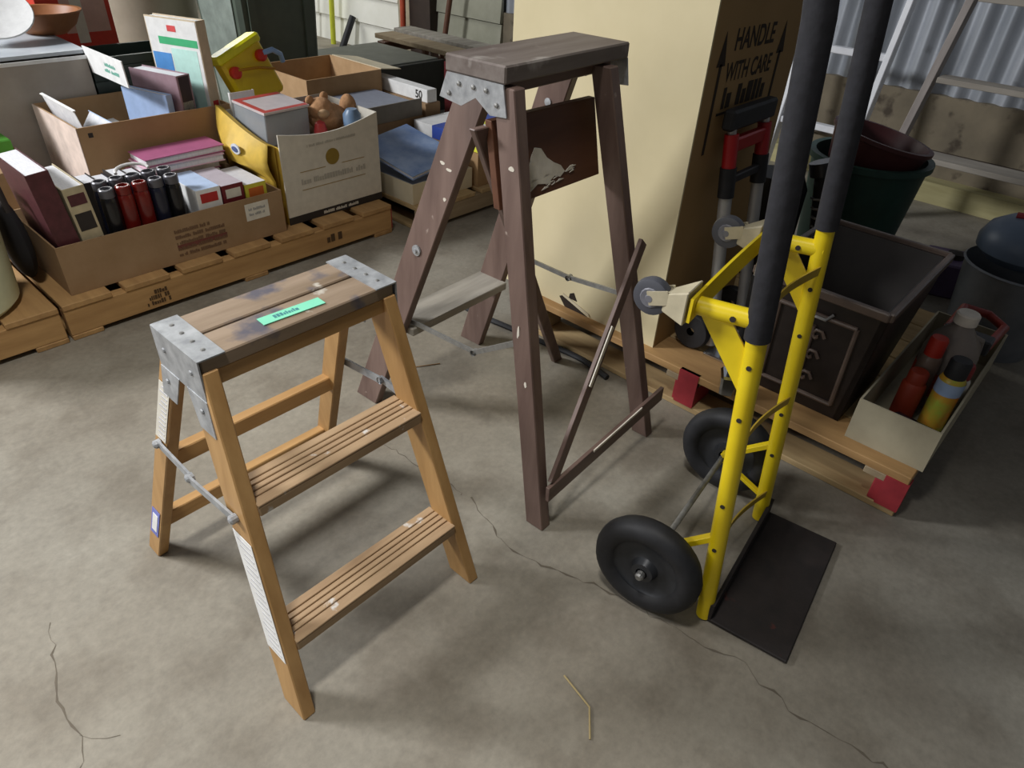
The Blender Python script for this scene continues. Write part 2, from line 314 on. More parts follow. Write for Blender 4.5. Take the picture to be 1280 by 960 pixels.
# ------------------------------------------------------------------ tall brown ladder
def brown_ladder():
    H = .95
    t = thing('step_ladder', 'taller dark brown wooden step ladder with paint spatters and grey worn top', 'step ladder', (1.101, .920, 0), math.radians(2.36))
    NL, NLf = (-.178, -.064, .915), (-.224, -.243, 0); NR, NRf = (.112, -.064, .915), (.232, -.243, 0)
    FL, FLf = (-.088, .075, .915), (-.176, .412, 0); FR, FRf = (.180, .075, .915), (.250, .412, 0)
    at = lambda a, b, z: Vector(b).lerp(Vector(a), z/a[2])
    n1 = MB().leg(NLf, NL, .030, .048).build('rear_leg', W_brn['z'], t, .002)
    n2 = MB().leg(NRf, NR, .030, .048).build('rear_leg', W_brn['z'], t, .002)
    f1 = MB().leg(FLf, FL, .024, .082).build('front_rail', W_brn['z'], t, .002)
    f2 = MB().leg(FRf, FR, .024, .082).build('front_rail', W_brn['z'], t, .002)
    top = MB().box(-.198, -.072, H-.030, .186, .072, H).build('top_board', W_brntop, t, .003)
    MB().box(-.16, -.045, H-.055, .165, .09, H-.030).build('top_cleat', W_brn['x'], t, .002)
    for s, xx in ((-1, -.196), (1, .188)):
        h = MB(); h.prism([(xx, -.068, H-.03), (xx, .066, H-.03), (xx, .085, H-.075), (xx, .03, H-.082), (xx, -.005, H-.062), (xx, -.04, H-.085), (xx, -.078, H-.082)], (s*.003, 0, 0))
        hb = h.build('hinge_plate', GALV, t)
        for (yy, zz) in ((-.055, -.065), (-.03, -.045), (.0, -.045), (.035, -.045), (.06, -.065)):
            MB().lathe([(.005, 0), (.004, s*.003), (0, s*.004)], 8, (xx+s*(.003 if s > 0 else .003), yy, H+zz), 'x').build('rivet', STEEL, hb)
    # panel nailed across the rear legs
    a, b = at(NL, NLf, .858), at(NL, NLf, .700)
    off = Vector((0, .034, 0))
    pn = MB().prism([Vector((-.196, a.y, .855))+off, Vector((.125, a.y, .848))+off, Vector((.128, b.y, .694))+off, Vector((-.200, b.y, .700))+off], (0, .016, 0)).build('back_panel', W_dkbrn, t, .001)
    pd = Vector((0, a.y-b.y, .158)).normalized()
    def pat(x, z): yy = b.y+(a.y-b.y)*(z-.700)/.158; return Vector((x, yy+.034-.0012, z))
    PAINT = M('worn_white_paint', 'cfc7b8', .7, c2='e0dacd', scale=40)
    blob = [(-.098, .775), (-.085, .790), (-.066, .785), (-.050, .765), (-.030, .752), (-.008, .742), (.004, .728), (-.012, .720), (-.030, .726), (-.055, .716), (-.085, .722), (-.110, .712), (-.118, .735), (-.108, .755)]
    MB().prism([pat(*p) for p in blob], (0, .0012, 0)).build('worn_patch', PAINT, pn)
    m2 = MB(); rnd = random.Random(2)
    for k in range(14):
        x = rnd.uniform(-.12, .02); z = .703+rnd.uniform(0, .03)-.1*max(0, x-.0)
        m2.prism([pat(x, z), pat(x+rnd.uniform(.012, .035), z+.002), pat(x+.012, z+.005)], (0, .0012, 0))
    m2.build('worn_patch', PAINT, pn)
    # lower rung and diagonal between the rear legs
    MB().beam((-.226, -.262, .105), (.262, -.262, .125), .010, .042, (0, 1, 0)).build('cross_bar', W_brn['x'], t, .001)
    MB().beam((-.205, -.258, .125), (.178, -.178, .555), .010, .032, (0, 1, 0)).build('diagonal_brace', W_brn['z'], t, .001)
    for (A, B) in (((-.06, -.2685, .131), (.15, -.2685, .1395)), ):
        MB().beam(A, B, .003, .007, (0, 1, 0)).build('bare_edge', PAINT, t)
    MB().beam((-.06, -.2345, .300), (.035, -.2145, .407), .003, .010, (0, 1, 0)).build('bare_edge', PAINT, t)
    # tread on the rails
    for z in (.275, .62):
        pa, pb = at(FL, FLf, z), at(FR, FRf, z)
        if z > .5: continue
        MB().box(pa.x+.008, pa.y-.058, z-.022, pb.x-.008, pa.y+.045, z).build('tread', W_grey, t, .002)
    # spreaders: two links on each side
    for (A, Cc, B) in (((-.128, .29, .285), (-.12, .06, .285), (-.213, -.135, .440)), ((.215, .255, .380), (.235, .05, .36), (.195, -.150, .40))):
        A, Cc, B = Vector(A), Vector(Cc), Vector(B)
        s1 = MB().beam(A, Cc, .005, .012).build('spreader_bar', STEEL, t); MB().beam(Cc, B, .005, .012).build('spreader_bar', STEEL, t)
        MB().lathe([(.008, -.008), (.008, .008), (0, .009)], 10, Cc, 'x').build('pivot_rivet', STEEL, s1)
    MB().lathe([(.013, 0), (.013, -.004), (.006, -.005), (.005, -.009), (0, -.009)], 14, (at(FL, FLf, .50).x-.012, at(FL, FLf, .50).y, .50), 'x').build('bolt_washer', GALV, f1)
    MB().lathe([(.009, 0), (.009, -.003), (0, -.004)], 12, (at(FR, FRf, .80).x-.012, at(FR, FRf, .80).y, .80), 'x').build('bolt_washer', GALV, f2)
    def spot(par, a, b, z, e, wd, hh, thick, seed):
        c = at(a, b, z); rnd = random.Random(seed); pts = []
        for k in range(9):
            th = 2*math.pi*k/9; rr = rnd.uniform(.6, 1.1); pts.append((c.x-thick/2-.0008, c.y+e+math.cos(th)*wd*rr, z+math.sin(th)*hh*rr))
        MB().prism(pts, (.001, 0, 0)).build('paint_spot', PAINT, par)
    spot(f1, FL, FLf, .715, .012, .009, .004, .024, 1); spot(f1, FL, FLf, .705, -.012, .008, .004, .024, 2); spot(f1, FL, FLf, .640, -.028, .006, .005, .024, 3)
    spot(n1, NL, NLf, .785, -.006, .009, .005, .030, 4); spot(n1, NL, NLf, .47, .006, .003, .016, .030, 5); spot(n1, NL, NLf, .36, -.004, .004, .008, .030, 6)
brown_ladder()
lb = MB(); lb.leg((0, 0, 0), (-.555, -.192, .845), .036, .016); tag(lb.build('loose_board', W_brn['z'], None, .002), 'narrow brown board propped slantwise behind the tall ladder, foot near the big carton', 'board', None, (1.443, 1.075, 0))

# ------------------------------------------------------------------ yellow hand truck
def hand_truck():
    t = thing('hand_truck', 'yellow two wheeled hand truck with black foam grips and black toe plate', 'hand truck', (.941, .257, 0), math.radians(7.6))
    ry = lambda z: .004+.0866*z; Wd = .338
    for x in (0, Wd):
        MB().tube([(x, ry(.004), .004), (x, ry(1.17), 1.17)], .0165, 18).build('frame_rail', YEL, t, smooth=True)
        zb = .645 if x == 0 else .715
        g = [(x, ry(z), z) for z in (zb, .8, .95, 1.08)]+[(x, ry(1.14)+.004, 1.14), (x, ry(1.2)+.03, 1.19), (x, ry(1.2)+.08, 1.215), (x, ry(1.2)+.14, 1.225)]
        MB().tube(g, .0205, 18).build('foam_grip', FOAM, t, smooth=True)
        # rear stub tube, gusset
        MB().tube([(x, .055, .676), (x, .162, .668)], .0155, 16).build('rear_tube', YEL, t, smooth=True)
        MB().prism([(x-.002, .160, .662), (x-.002, .105, .662), (x-.002, .064, .610), (x-.002, .060, .548), (x-.002, .068, .545)], (.004, 0, 0)).build('gusset', YEL, t)
        for z in (.20, .31, .50, .60): MB().lathe([(.0045, -.0162), (.0045, -.0175), (0, -.0176)], 8, (x, ry(z), z), 'x').build('bolt', INK, t)
        MB().lathe([(.005, -.0152), (.005, -.0168), (0, -.017)], 8, (x, .10, .672), 'x').build('bolt', INK, t)
        # wheel arm
        MB().beam((x, ry(.215)+.01, .215), (x+(-.012 if x == 0 else .012), .128, .125), .018, .012, (1, 0, 0)).build('axle_arm', YEL, t, .001)
        MB().beam((x, ry(.07)+.01, .07), (x+(-.012 if x == 0 else .012), .128, .112), .014, .008, (1, 0, 0)).build('axle_arm', YEL, t, .001)
        # wheel
        s = -1 if x == 0 else 1; cx = x+s*.050
        tyre = [(.068, .016), (.075, .024), (.092, .027), (.106, .020), (.112, .007), (.112, -.007), (.106, -.020), (.092, -.027), (.075, -.024), (.068, -.016)]
        wh = MB().lathe(tyre, 36, (cx, .128, .113), 'x').build('wheel', BLK, t, smooth=True)
        MB().lathe([(.070, .014), (.066, .010), (.040, .006), (.028, .012), (.022, .026), (.012, .028), (.012, -.028), (.022, -.026), (.028, -.012), (.040, -.006), (.066, -.010), (.070, -.014)], 30, (cx, .128, .113), 'x').build('wheel_hub', M('dark_hub', '3a3c40', .4, .4), wh, smooth=True)
        MB().lathe([(.009, 0), (.009, s*.010), (.006, s*.014), (0, s*.014)], 10, (cx+s*.028, .128, .113), 'x').build('axle_nut', STEEL, wh)
    MB().tube([(-.085, .128, .113), (Wd+.085, .128, .113)], .0065, 10).build('axle', STEEL, t, smooth=True)
    # flat rear strap bowed between the stub tubes
    st = MB(); n = 14; prev = None
    for k in range(n+1):
        f = k/n; x = -.03+f*(Wd+.06); y = .163+.003*math.sin(math.pi*f); v = [st.bm.verts.new((x, y+dy, .669+dz)) for dy, dz in ((-.002, -.021), (.003, -.021), (.003, .021), (-.002, .021))]
        if prev:
            for i in range(4): st.bm.faces.new((prev[i], prev[(i+1) % 4], v[(i+1) % 4], v[i]))
        else: st.bm.faces.new(v)
        prev = v
    st.bm.faces.new(prev[::-1]); st.build('rear_strap', YEL, t)
    for z, dz, back in ((.62, .02, 0), (.33, .02, 0), (.09, 0, 0)):      # bowed cross straps on the load side
        cs = MB(); prev = None
        for k in range(15):
            f = k/14; x = f*Wd; y = ry(z)-.010+.035*math.sin(math.pi*f); v = [cs.bm.verts.new((x, y+dy, z+dz*f+d2)) for dy, d2 in ((-.0015, -.009), (.0015, -.009), (.0015, .009), (-.0015, .009))]
            if prev:
                for i in range(4): cs.bm.faces.new((prev[i], prev[(i+1) % 4], v[(i+1) % 4], v[i]))
            else: cs.bm.faces.new(v)
            prev = v
        cs.bm.faces.new(prev[::-1]); cs.build('cross_strap', M('worn_yellow', 'a58a2c', .5, c2='b89c34'), t)
    # toe plate with upturned back flange
    pl = MB().box(-.012, -.168, .002, Wd+.026, -.004, .010).build('toe_plate', PLATE, t, .002)
    MB().box(-.012, -.012, .010, Wd+.026, -.004, .05).build('plate_flange', PLATE, pl)
    for x in (-.004, Wd-.0):                         # casters on the rear strap
        CR = M('cream_bracket', 'b5ac92', .5)
        c = MB(); c.frustum((x-.030, -.030, x+.030, .030), 0, (x-.012, -.006, x+.012, .026), .045)
        me = c.build('caster_fork', CR, t, .002); me.matrix_local = Matrix.Translation((0, .170, .670)) @ Matrix.Rotation(math.radians(-90), 4, 'X') @ Matrix.Translation((0, 0, 0))
        for s in (-1, 1): MB().beam((x+s*.014, .205, .672), (x+s*.014, .240, .66), .003, .024, (1, 0, 0)).build('caster_cheek', CR, t)
        cw = MB().lathe([(.008, .010), (.024, .011), (.031, .009), (.033, 0), (.031, -.009), (.024, -.011), (.008, -.010)], 26, (x, .238, .660), 'x').build('caster_wheel', M('grey_rubber', '4a4c54', .5), t, smooth=True)
        MB().lathe([(.012, .013), (.010, .016), (0, .016)], 12, (x, .238, .660), 'x').build('caster_hub', STEEL, cw)
        MB().lathe([(.018, -.0112), (.016, -.013), (.008, -.012), (.006, -.016), (0, -.016)], 14, (x, .238, .660), 'x').build('caster_hub', M('hub_grey', '6f7078', .5), cw)
hand_truck()

# ------------------------------------------------------------------ pallets
REDP = M('red_block_paint', '8e2730', .7, c2='a8323a', scale=20)
def pallet(label, loc, Lx, Ly, h, wood_x, wood_y, red, along='y', nb=7):
    """three stringers along x, deck boards along y"""
    t = thing('pallet', label, 'pallet', loc, 0, 'wooden pallets on the floor')
    for k in range(3):
        y0 = (0, (Ly-.04)/2, Ly-.04)[k]; s = MB().box(0, y0, .016, Lx, y0+.04, h-.018).build('stringer', wood_x, t, .002)
        if red: MB().box(Lx, y0+.001, .018, Lx+.004, y0+.039, h-.02).build('painted_end', REDP, s)
    bw = Lx/nb*.80
    for k in range(nb):
        x0 = k*(Lx-bw)/(nb-1); MB().box(x0, -.004, h-.018, x0+bw, Ly+.004, h).build('deck_board', wood_y, t, .002)
    for k in range(3): x0 = (0, (Lx-.09)/2, Lx-.09)[k]; MB().box(x0, -.002, 0, x0+.09, Ly+.002, .016).build('base_board', wood_y, t, .002)
    return t
p2 = pallet('wooden pallet under the book box and the white wine carton', (.434, 2.17, 0), 1.245, 1.05, .12, W_pal, W_pal_y, True)
m2 = MB(); rnd = random.Random(4)
for k in range(3): print_line(m2, (.235+.01*k, -.0006, .030+.018*k), (1, 0, 0), (0, 0, 1), .075-.015*k, .014, rnd, .0008)
print_line(m2, (.93, -.0006, .045), (1, 0, 0), (0, 0, 1), .07, .03, rnd, .0008)
m2.build('stamp_mark', flat('4f3a22', .9), p2)
pallet('wooden pallet at the left edge beside the pale tub', (-.80, 2.17, 0), 1.222, 1.05, .12, W_pal, W_pal_y, False)
pallet('low greyish pallet under the magazine trays behind the tall ladder', (1.76, 2.08, 0), 1.2, 1.0, .105, W_pal2, W_pal2y, False)
def block_pallet():
    t = thing('pallet', 'pallet with red painted corner blocks carrying the big carton', 'pallet', (1.512, .075, 0), 0, 'wooden pallets on the floor')
    Lx, Ly, h = .90, 1.22, .125
    for k in range(7):
        bw = .125; x0 = k*(Lx-bw)/6; MB().box(x0, 0, h-.022, x0+bw, Ly, h).build('deck_board', W_pal2y if k else W_pal_y, t, .002)
    for y0 in (0, (Ly-.1)/2, Ly-.1):
        MB().box(0, y0, h-.042, Lx, y0+.1, h-.022).build('stringer_board', W_pal2, t, .002)
        for x0 in (0, (Lx-.1)/2, Lx-.1): MB().box(x0+.002, y0+.002, .018, x0+.098, y0+.07, h-.042).build('block', REDP if x0 == 0 and y0 < 1 else W_pal2, t, .003)
    for x0 in (0, (Lx-.1)/2, Lx-.1): MB().box(x0, 0, 0, x0+.1, Ly, .018).build('base_board', W_pal2y, t, .002)
    MB().box(-.003, .56, .018, .012, .62, h).build('red_paint', REDP, t); MB().box(-.003, -.003, .018, .03, .05, h-.02).build('red_paint', REDP, t)
block_pallet()

# ------------------------------------------------------------------ big carton
def big_carton():
    t = thing('carton', 'very tall tan cardboard carton with printed handling arrows on its shaded side', 'carton', (1.545, .81, .125))
    a, b, h, th = .60, .475, 1.12, .006     # y, x, z
    MB().box(0, 0, 0, th, a, h).build('front_face', CARD_LIT, t)
    sd = MB().box(th, 0, 0, b, th, h).build('side_face', CARD_SHADE, t)
    MB().box(th, a-th, 0, b, a, h).build('side_face', CARD_SHADE, t)
    MB().box(b-th, th, 0, b, a-th, h).build('back_face', CARD_SHADE, t)
    MB().box(0, 0, h, b, a, h+th).build('top_flap', CARD_LIT, t)
    MB().box(th, th, 0, b-th, a-th, th).build('bottom_flap', CARD_SHADE, t)
    TP = M('torn_dark', '2a2018', .9)
    MB().prism([(-.001, .285, .035), (-.001, .30, .060), (-.001, .315, .052), (-.001, .318, .035)], (.0015, 0, 0)).build('tear', TP, t)
    MB().prism([(-.001, .24, .0), (-.001, .33, .0), (-.001, .355, .028), (-.001, .345, .034)], (.0015, 0, 0)).build('tear', TP, t)
    MB().prism([(-.004, .23, .004), (-.004, .235, .013), (-.004, .34, .044), (-.004, .335, .035)], (.003, 0, 0)).build('torn_flap', CARD_L, t)
    BK = flat('33291d', .9); y = -.0006
    for i, (tx, z, sz, sx) in enumerate((('HANDLE', .800, .066, .80), ('WITH CARE', .730, .060, .74))):
        text('lettering', tx, sz, BK, sd, (.215, y, z), sx=sx)
    m2 = print_line(MB(), (.105, y, .648), (1, 0, 0), (0, 0, 1), .22, .05, random.Random(14), .0004); m2.build('lettering', BK, sd)
    MB().box(.09, y-.0003, .634, .335, y+.0004, .640).build('lettering', BK, sd); 
    for x in (.062, .372):
        MB().prism([(x-.006, y, .545), (x+.006, y, .545), (x+.006, y, .755), (x-.006, y, .755)], (0, -.0004, 0)).build('arrow_mark', BK, sd)
        MB().prism([(x-.020, y, .75), (x+.020, y, .75), (x, y, .825)], (0, -.0004, 0)).build('arrow_mark', BK, sd)
big_carton()

# ------------------------------------------------------------------ generic containers and small goods
def open_box(name, label, cat, loc, sx, sy, h, mat, th=.005, inner=None, group=None, flaps=(), rz=0):
    t = thing(name, label, cat, loc, rz, group)
    MB().box(0, 0, 0, sx, sy, th).build('bottom', mat, t)
    for (a, nm) in (((0, 0, sx, th), 'wall_panel'), ((0, sy-th, sx, sy), 'wall_panel'), ((0, th, th, sy-th), 'wall_panel'), ((sx-th, th, sx, sy-th), 'wall_panel')):
        MB().box(a[0], a[1], th, a[2], a[3], h).build(nm, mat, t)
    for f in flaps: MB().prism(f, (0, 0, .004)).build('flap', mat, t)
    return t
def book(label, loc, wx, dy, h, cover, rot=(0, 0, 0), pages=PAGES, cat='book', spine_label=None, group=None):
    """standing book: spine toward -y, wx thick, dy deep, h tall"""
    t = thing('book', label, cat, loc, 0, group, tilt=rot); c = .003
    MB().box(0, 0, 0, wx, c, h).build('spine', cover, t, .0008)
    MB().box(0, c, 0, c, dy, h).build('cover', cover, t); MB().box(wx-c, c, 0, wx, dy, h).build('cover', cover, t)
    MB().box(c, c, .003, wx-c, dy-.004, h-.004).build('page_block', pages, t)
    if spine_label:
        for (z0, z1, m) in spine_label: MB().box(wx*.12, -.0008, z0*h, wx*.88, 0, z1*h).build('spine_label', m, t)
    return t
def flat_book(label, loc, sx, sy, h, cover, rz=0, group=None, cat='book', tilt=None, extra=()):
    t = thing('book', label, cat, loc, rz, group, tilt=tilt); c = min(.003, h*.2)
    MB().box(0, 0, 0, sx, sy, c).build('cover', cover, t); MB().box(0, 0, h-c, sx, sy, h).build('cover', cover, t)
    MB().box(.004, .004, c, sx-.004, sy-.004, h-c).build('page_block', PAGES, t)
    for (x0, y0, x1, y1, m) in extra: MB().box(x0*sx, y0*sy, h, x1*sx, y1*sy, h+.0006).build('cover_print', m, t)
    return t

# book box on the left pallet ------------------------------------------------
bb = open_box('cardboard_box', 'low brown cardboard box of books and jars on the front pallet', 'box', (.480, 2.215, .1205), .747, .385, .155, CARD_D)
MB().box(.600, -.0008, .075, .690, 0, .135).build('shipping_label', OFFW, bb)
m2 = MB()
for k in range(2): print_line(m2, (.612, -.0012, .092+.018*k), (1, 0, 0), (0, 0, 1), .06, .009, random.Random(20+k), .0004)
m2.build('print', GREYP, bb)
m2 = MB(); rnd = random.Random(31)
for k in range(5): print_line(m2, (.345, -.0008, .022+.020*k), (1, 0, 0), (0, 0, 1), .17-(.05 if k == 4 else 0), .011, rnd, .0006)
m2.build('print', flat('6a4f38', .9), bb)
MB().box(.345, -.0008, .045, .52, 0, .060).build('print', flat('6b3a30', .9), bb)
zb = .127
book('thick maroon leather binder leaning at the left end of the book box', (.508, 2.235, zb), .062, .26, .36, MAROON, (0, math.radians(-5), 0))
book('cream spined book with black squares beside the maroon binder', (.575, 2.24, zb), .062, .24, .30, M('cream_cover', 'b5a889', .6), (0, math.radians(-4), 0), spine_label=[(.12, .22, INK), (.32, .46, INK), (.56, .74, INK), (.82, .93, MAROON)])
JB, JR, JN = M('jar_black', '17171a', .25), M('jar_red', '5e1512', .25, c2='7a1f18', scale=8), M('jar_navy', '1d2030', .25)
JT = M('jar_rim', '5a5a60', .35, .3)
def jar(label, x, y, m, h=.255):
    t = thing('jar', label, 'jar', (x, y, zb), 0, 'jars in the book box'); r = .0235
    MB().lathe([(0, 0), (r*.96, 0), (r, .006), (r, h-.045), (r*.97, h-.034), (r*.8, h-.025)], 18).build('body', m, t, smooth=True)
    MB().lathe([(r*.8, h-.028), (r*.93, h-.026), (r*.93, h-.003), (r*.80, h), (r*.66, h), (r*.60, h-.018), (0, h-.018)], 18).build('lid', JT if m is not JR else JR, t, smooth=True)
lj = ['black jar next to the cream spined book', 'dark red jar, left of the two red ones', 'bright red jar, right of the two red ones', 'navy jar in front row beside the small product boxes', 'black jar at the right end of the front row']
for i, (m, l) in enumerate(zip((JB, JR, JR, JN, JB), lj)): jar(l, .678+i*.0500, 2.268, m, .268)
for i in range(5): jar(('leftmost', 'second', 'middle', 'fourth', 'rightmost')[i]+' jar of the back row of dark jars in the book box', .682+i*.0500, 2.322, JB if i % 2 else JN, .276)
tag(MB().tube([(.085*math.cos(a)*.6, .03*math.sin(a), .012*math.sin(a)) for a in [math.pi*k/8 for k in range(9)]], .005, 8).build('plastic_ring', WHITE, smooth=True), 'white plastic curved strip lying across the jar lids', 'strip', None, (.79, 2.33, .41))
def pbox(label, x, wd, top, front, patch, h, dep=.20):
    t = thing('product_box', label, 'box', (x, 2.24, zb), 0, 'small product boxes in the book box')
    MB().box(0, 0, 0, wd, dep, h).build('carton_body', front, t, .001)
    MB().box(.001, .001, h, wd-.001, dep-.001, h+.0008).build('printed_top', top, t)
    MB().box(wd*.15, -.0008, h-.045, wd*.85, 0, h-.014).build('printed_patch', patch, t); return t
pbox('small white box with pale blue top and red patch', .934, .085, flat('b8cbe8'), WHITE, RED, .205)
pbox('small dark red box with white patch between white and yellow boxes', 1.024, .078, flat('b9b0b8'), flat('6a1a22'), OFFW, .200)
pbox('small yellow box with orange patch at the right end', 1.107, .080, flat('cfcfd4'), flat('c9c03c'), flat('c4662a'), .185)
tag(MB().box(0, 0, 0, .26, .12, .16).build('stack_base', CARD_D, None), 'brown carton block under the pink booklets inside the book box', 'box', None, (.86, 2.465, zb))
for i, (m, l) in enumerate(((flat('c8c2b8'), 'white booklet under the pink ones'), (flat('b06a8a'), 'pink booklet in the middle of the small stack'), (flat('d9b6c4'), 'pale pink booklet, lower of the two at top'), (flat('a85c80'), 'deep pink booklet on top of the stack beside the jars'))):
    flat_book(l, (.845+.012*i, 2.455, .2875+.026*i), .285, .13, .025, m, math.radians((-1, 1.5, -2, 1)[i]))
for i in range(4): book(('leftmost black', 'dark blue black white labelled', 'third black', 'rightmost black')[i]+' cassette sleeve standing behind the jars', (.66+i*.048, 2.40, zb), .044, .10, .25-.01*(i % 2), INK if i != 1 else flat('23202a'), cat='cassette', group='black cassette sleeves behind the jars', spine_label=[(.7, .85, OFFW)] if i == 1 else None)

# tan box behind -------------------------------------------------------------
b2 = open_box('cardboard_box', 'deep tan cardboard box holding papers and the tall white book', 'box', (.752, 2.62, .1205), .545, .40, .36, CARD)
MB().prism([(-.001, 0, .14), (-.001, .40, .14), (-.001, .40, .36), (-.001, 0, .36)], (-.002, 0, 0)).build('lit_pale_panel', M('lit_pale_card', 'd6c4b8', .8), b2)  # pale wall, with the light on this side painted into its colour
MB().box(.03, -.0008, .325, .045, 0, .34).build('hand_hole', INK, b2)
tag(MB().box(0, 0, 0, .52, .38, .24).build('newspaper_bundle', PAGES), 'bundle of paper filling the deep tan box', 'paper', None, (.763, 2.63, .127))
zc = .368
tb = book('tall white book with blue and green cover rising from the tan box', (1.243, 2.655, zc), .045, .24, .39, flat('c8b79c'), (0, 0, math.radians(20)), pages=WHITE)
fc = MB().box(-.0008, .004, .005, 0, .236, .385).build('front_cover', WHITE, tb)
MB().box(-.0016, .145, .06, -.0008, .232, .27).build('cover_print', flat('4f8fd0'), tb); MB().box(-.0016, .02, .05, -.0008, .14, .29).build('cover_print', flat('bfe6dc'), tb)
MB().box(-.0016, .01, .30, -.0008, .19, .325).build('cover_print', flat('3fae74'), tb); MB().box(-.0016, .10, .345, -.0008, .14, .365).build('cover_print', flat('d04a4a'), tb)
MB().box(.010, -.0008, .08, .036, 0, .12).build('spine_label', RED, tb)
book('mauve ledger with dark spine and cream label in front of the tall white book', (1.125, 2.640, zc), .060, .24, .225, M('mauve', '8b7078', .6, c2='9a8088'), (0, 0, math.radians(16)), spine_label=[(.0, .98, flat('2c1d20')), (.42, .60, OFFW)])
book('thin pale blue book standing left of the mauve ledger', (1.078, 2.65, zc), .026, .23, .165, flat('9db4d8'), (0, 0, math.radians(16)), pages=WHITE)
flat_book('white printed pamphlet leaning against the inside of the tan box', (.800, 2.66, zc+.010), .010, .30, .15, WHITE, tilt=(0, math.radians(-12), 0))
flat_book('pale blue folder slanting across the tan box', (.83, 2.66, zc+.002), .010, .26, .11, flat('a9bcd8'), tilt=(0, math.radians(38), 0))
flat_book('open pamphlet with curled white pages in the tan box', (.90, 2.79, zc+.002), .12, .15, .010, WHITE, math.radians(18), tilt=(math.radians(10), 0, math.radians(12)))
flat_book('small dark booklet lying under the open pamphlet', (.90, 2.65, zc), .10, .06, .012, INK, .1)
flat_book('pale salmon notepad lying beside the blue book', (.975, 2.65, zc), .045, .10, .012, flat('d9a09a'), -.2)

# grey carton further left ---------------------------------------------------
g = open_box('carton', 'grey carton with open white flap behind the tan box', 'carton', (.42, 3.035, .1205), .56, .30, .49, M('grey_card', '9c948a', .8, c2='a69e94'))
MB().prism([(.561, -.33, .44), (.561, -.02, .44), (.561, .02, .525), (.561, -.32, .525)], (.004, 0, 0)).build('flap', WHITE, g)
m2 = MB(); print_line(m2, (.5606, -.15, .465), (0, -1, 0), (0, 0, 1), .12, .012, random.Random(6), -.0006); m2.build('print', flat('6fae9c'), g); m2 = MB(); print_line(m2, (.5606, -.16, .485), (0, -1, 0), (0, 0, 1), .09, .012, random.Random(8), -.0006); m2.build('print', flat('6fae9c'), g)
MB().box(-.002, -.004, .484, .565, .0, .496).build('white_rim', WHITE, g)
tag(MB().box(0, 0, 0, .55, .40, .012).build('plastic_sheet', M('pale_plastic', 'aeb6be', .35, c2='c3cad0', scale=5)), 'pale grey plastic sheet lying over the grey carton', 'sheet', None, (.44, 3.05, .6205), (math.radians(1), 0, 0))
bw = MB().lathe([(.0, .0), (.07, .0), (.11, .03), (.135, .075), (.142, .078), (.142, .084), (.130, .082), (.105, .035), (.066, .008), (0, .008)], 32).build('wooden_bowl', M('wood_bowl', '8f5a34', .5, c2='a87048', scale=12), smooth=True)
tag(bw, 'brown wooden bowl on the grey plastic sheet at top left', 'bowl', None, (.99, 3.42, .6365))
pt = MB().lathe([(0, 0), (.06, 0), (.11, .012), (.125, .02), (.122, .024), (.06, .006), (0, .006)], 32).build('plate', WHITE, smooth=True)
tag(pt, 'white plate tilted at the far left beside the wooden bowl', 'plate', None, (.80, 3.30, .72), (math.radians(34), math.radians(-10), 0))
tag(MB().lathe([(.0, 0), (.09, 0), (.10, .05), (.095, .05), (.085, .006), (0, .006)], 24).build('dish', M('pale_dish', 'd5d0dc', .3), smooth=True), 'pale lilac dish behind the white plate', 'dish', None, (.80, 3.55, .64))
dk = open_box('crate', 'low dark green crate behind the tan box', 'crate', (.99, 3.04, .1205), .36, .24, .48, DKGREEN, .012)
for k in range(2): MB().box(-.004, -.008, .38+.05*k, .364, 0, .398+.05*k).build('rib', DKGREEN, dk)
rx = thing('carton', 'bright red carton with white panel at the top left', 'carton', (1.02, 3.58, 0))
MB().box(0, 0, 0, .29, .2, .86).build('carton_body', flat('c43a2a'), rx, .002)
MB().box(.13, -.0012, .56, .175, 0, .86).build('pale_band', OFFW, rx); MB().box(.09, -.0010, .60, .27, 0, .74).build('printed_panel', flat('c9a59a'), rx); MB().box(.02, -.001, .78, .27, 0, .86).build('printed_panel', flat('4a5a7a'), rx)
br = thing('barrel', 'large beige tub behind the dark green crate', 'barrel', (1.70, 4.32, 0))
MB().lathe([(0, 0), (.28, 0), (.31, .42), (.335, .425), (.335, .445), (.313, .45), (.335, .98), (.32, .98), (.30, .45), (.265, .02), (0, .02)], 40).build('body', M('beige_plastic', 'b7b09c', .5, c2='c2bba8'), br, smooth=True)
bn = thing('storage_bin', 'tall green grey rubbish bin behind the yellow toy case', 'bin', (2.10, 3.74, 0))
MB().frustum((-.20, -.19, .20, .19), 0, (-.235, -.23, .235, .23), .92).build('body', M('bin_green_grey', '4f5a50', .5, c2='586357'), bn, .02)
MB().box(-.25, -.245, .90, .25, .245, .94).build('rim', M('bin_rim', '5c675c', .5), bn, .006)
for s in (-1, 1): MB().frustum((s*.15-.02, -.204, s*.15+.02, -.185), .02, (s*.16-.02, -.240, s*.16+.02, -.22), .88).build('rib', M('bin_green_grey', '4f5a50'), bn)
MB().prism([(-.205, -.14, .1), (-.205, .14, .1), (-.234, .18, .85), (-.234, -.18, .85)], (-.006, 0, 0)).build('side_panel', M('bin_lit_side', '8b968e', .5), bn)  # same bin plastic made lighter, light on this side is in the colour

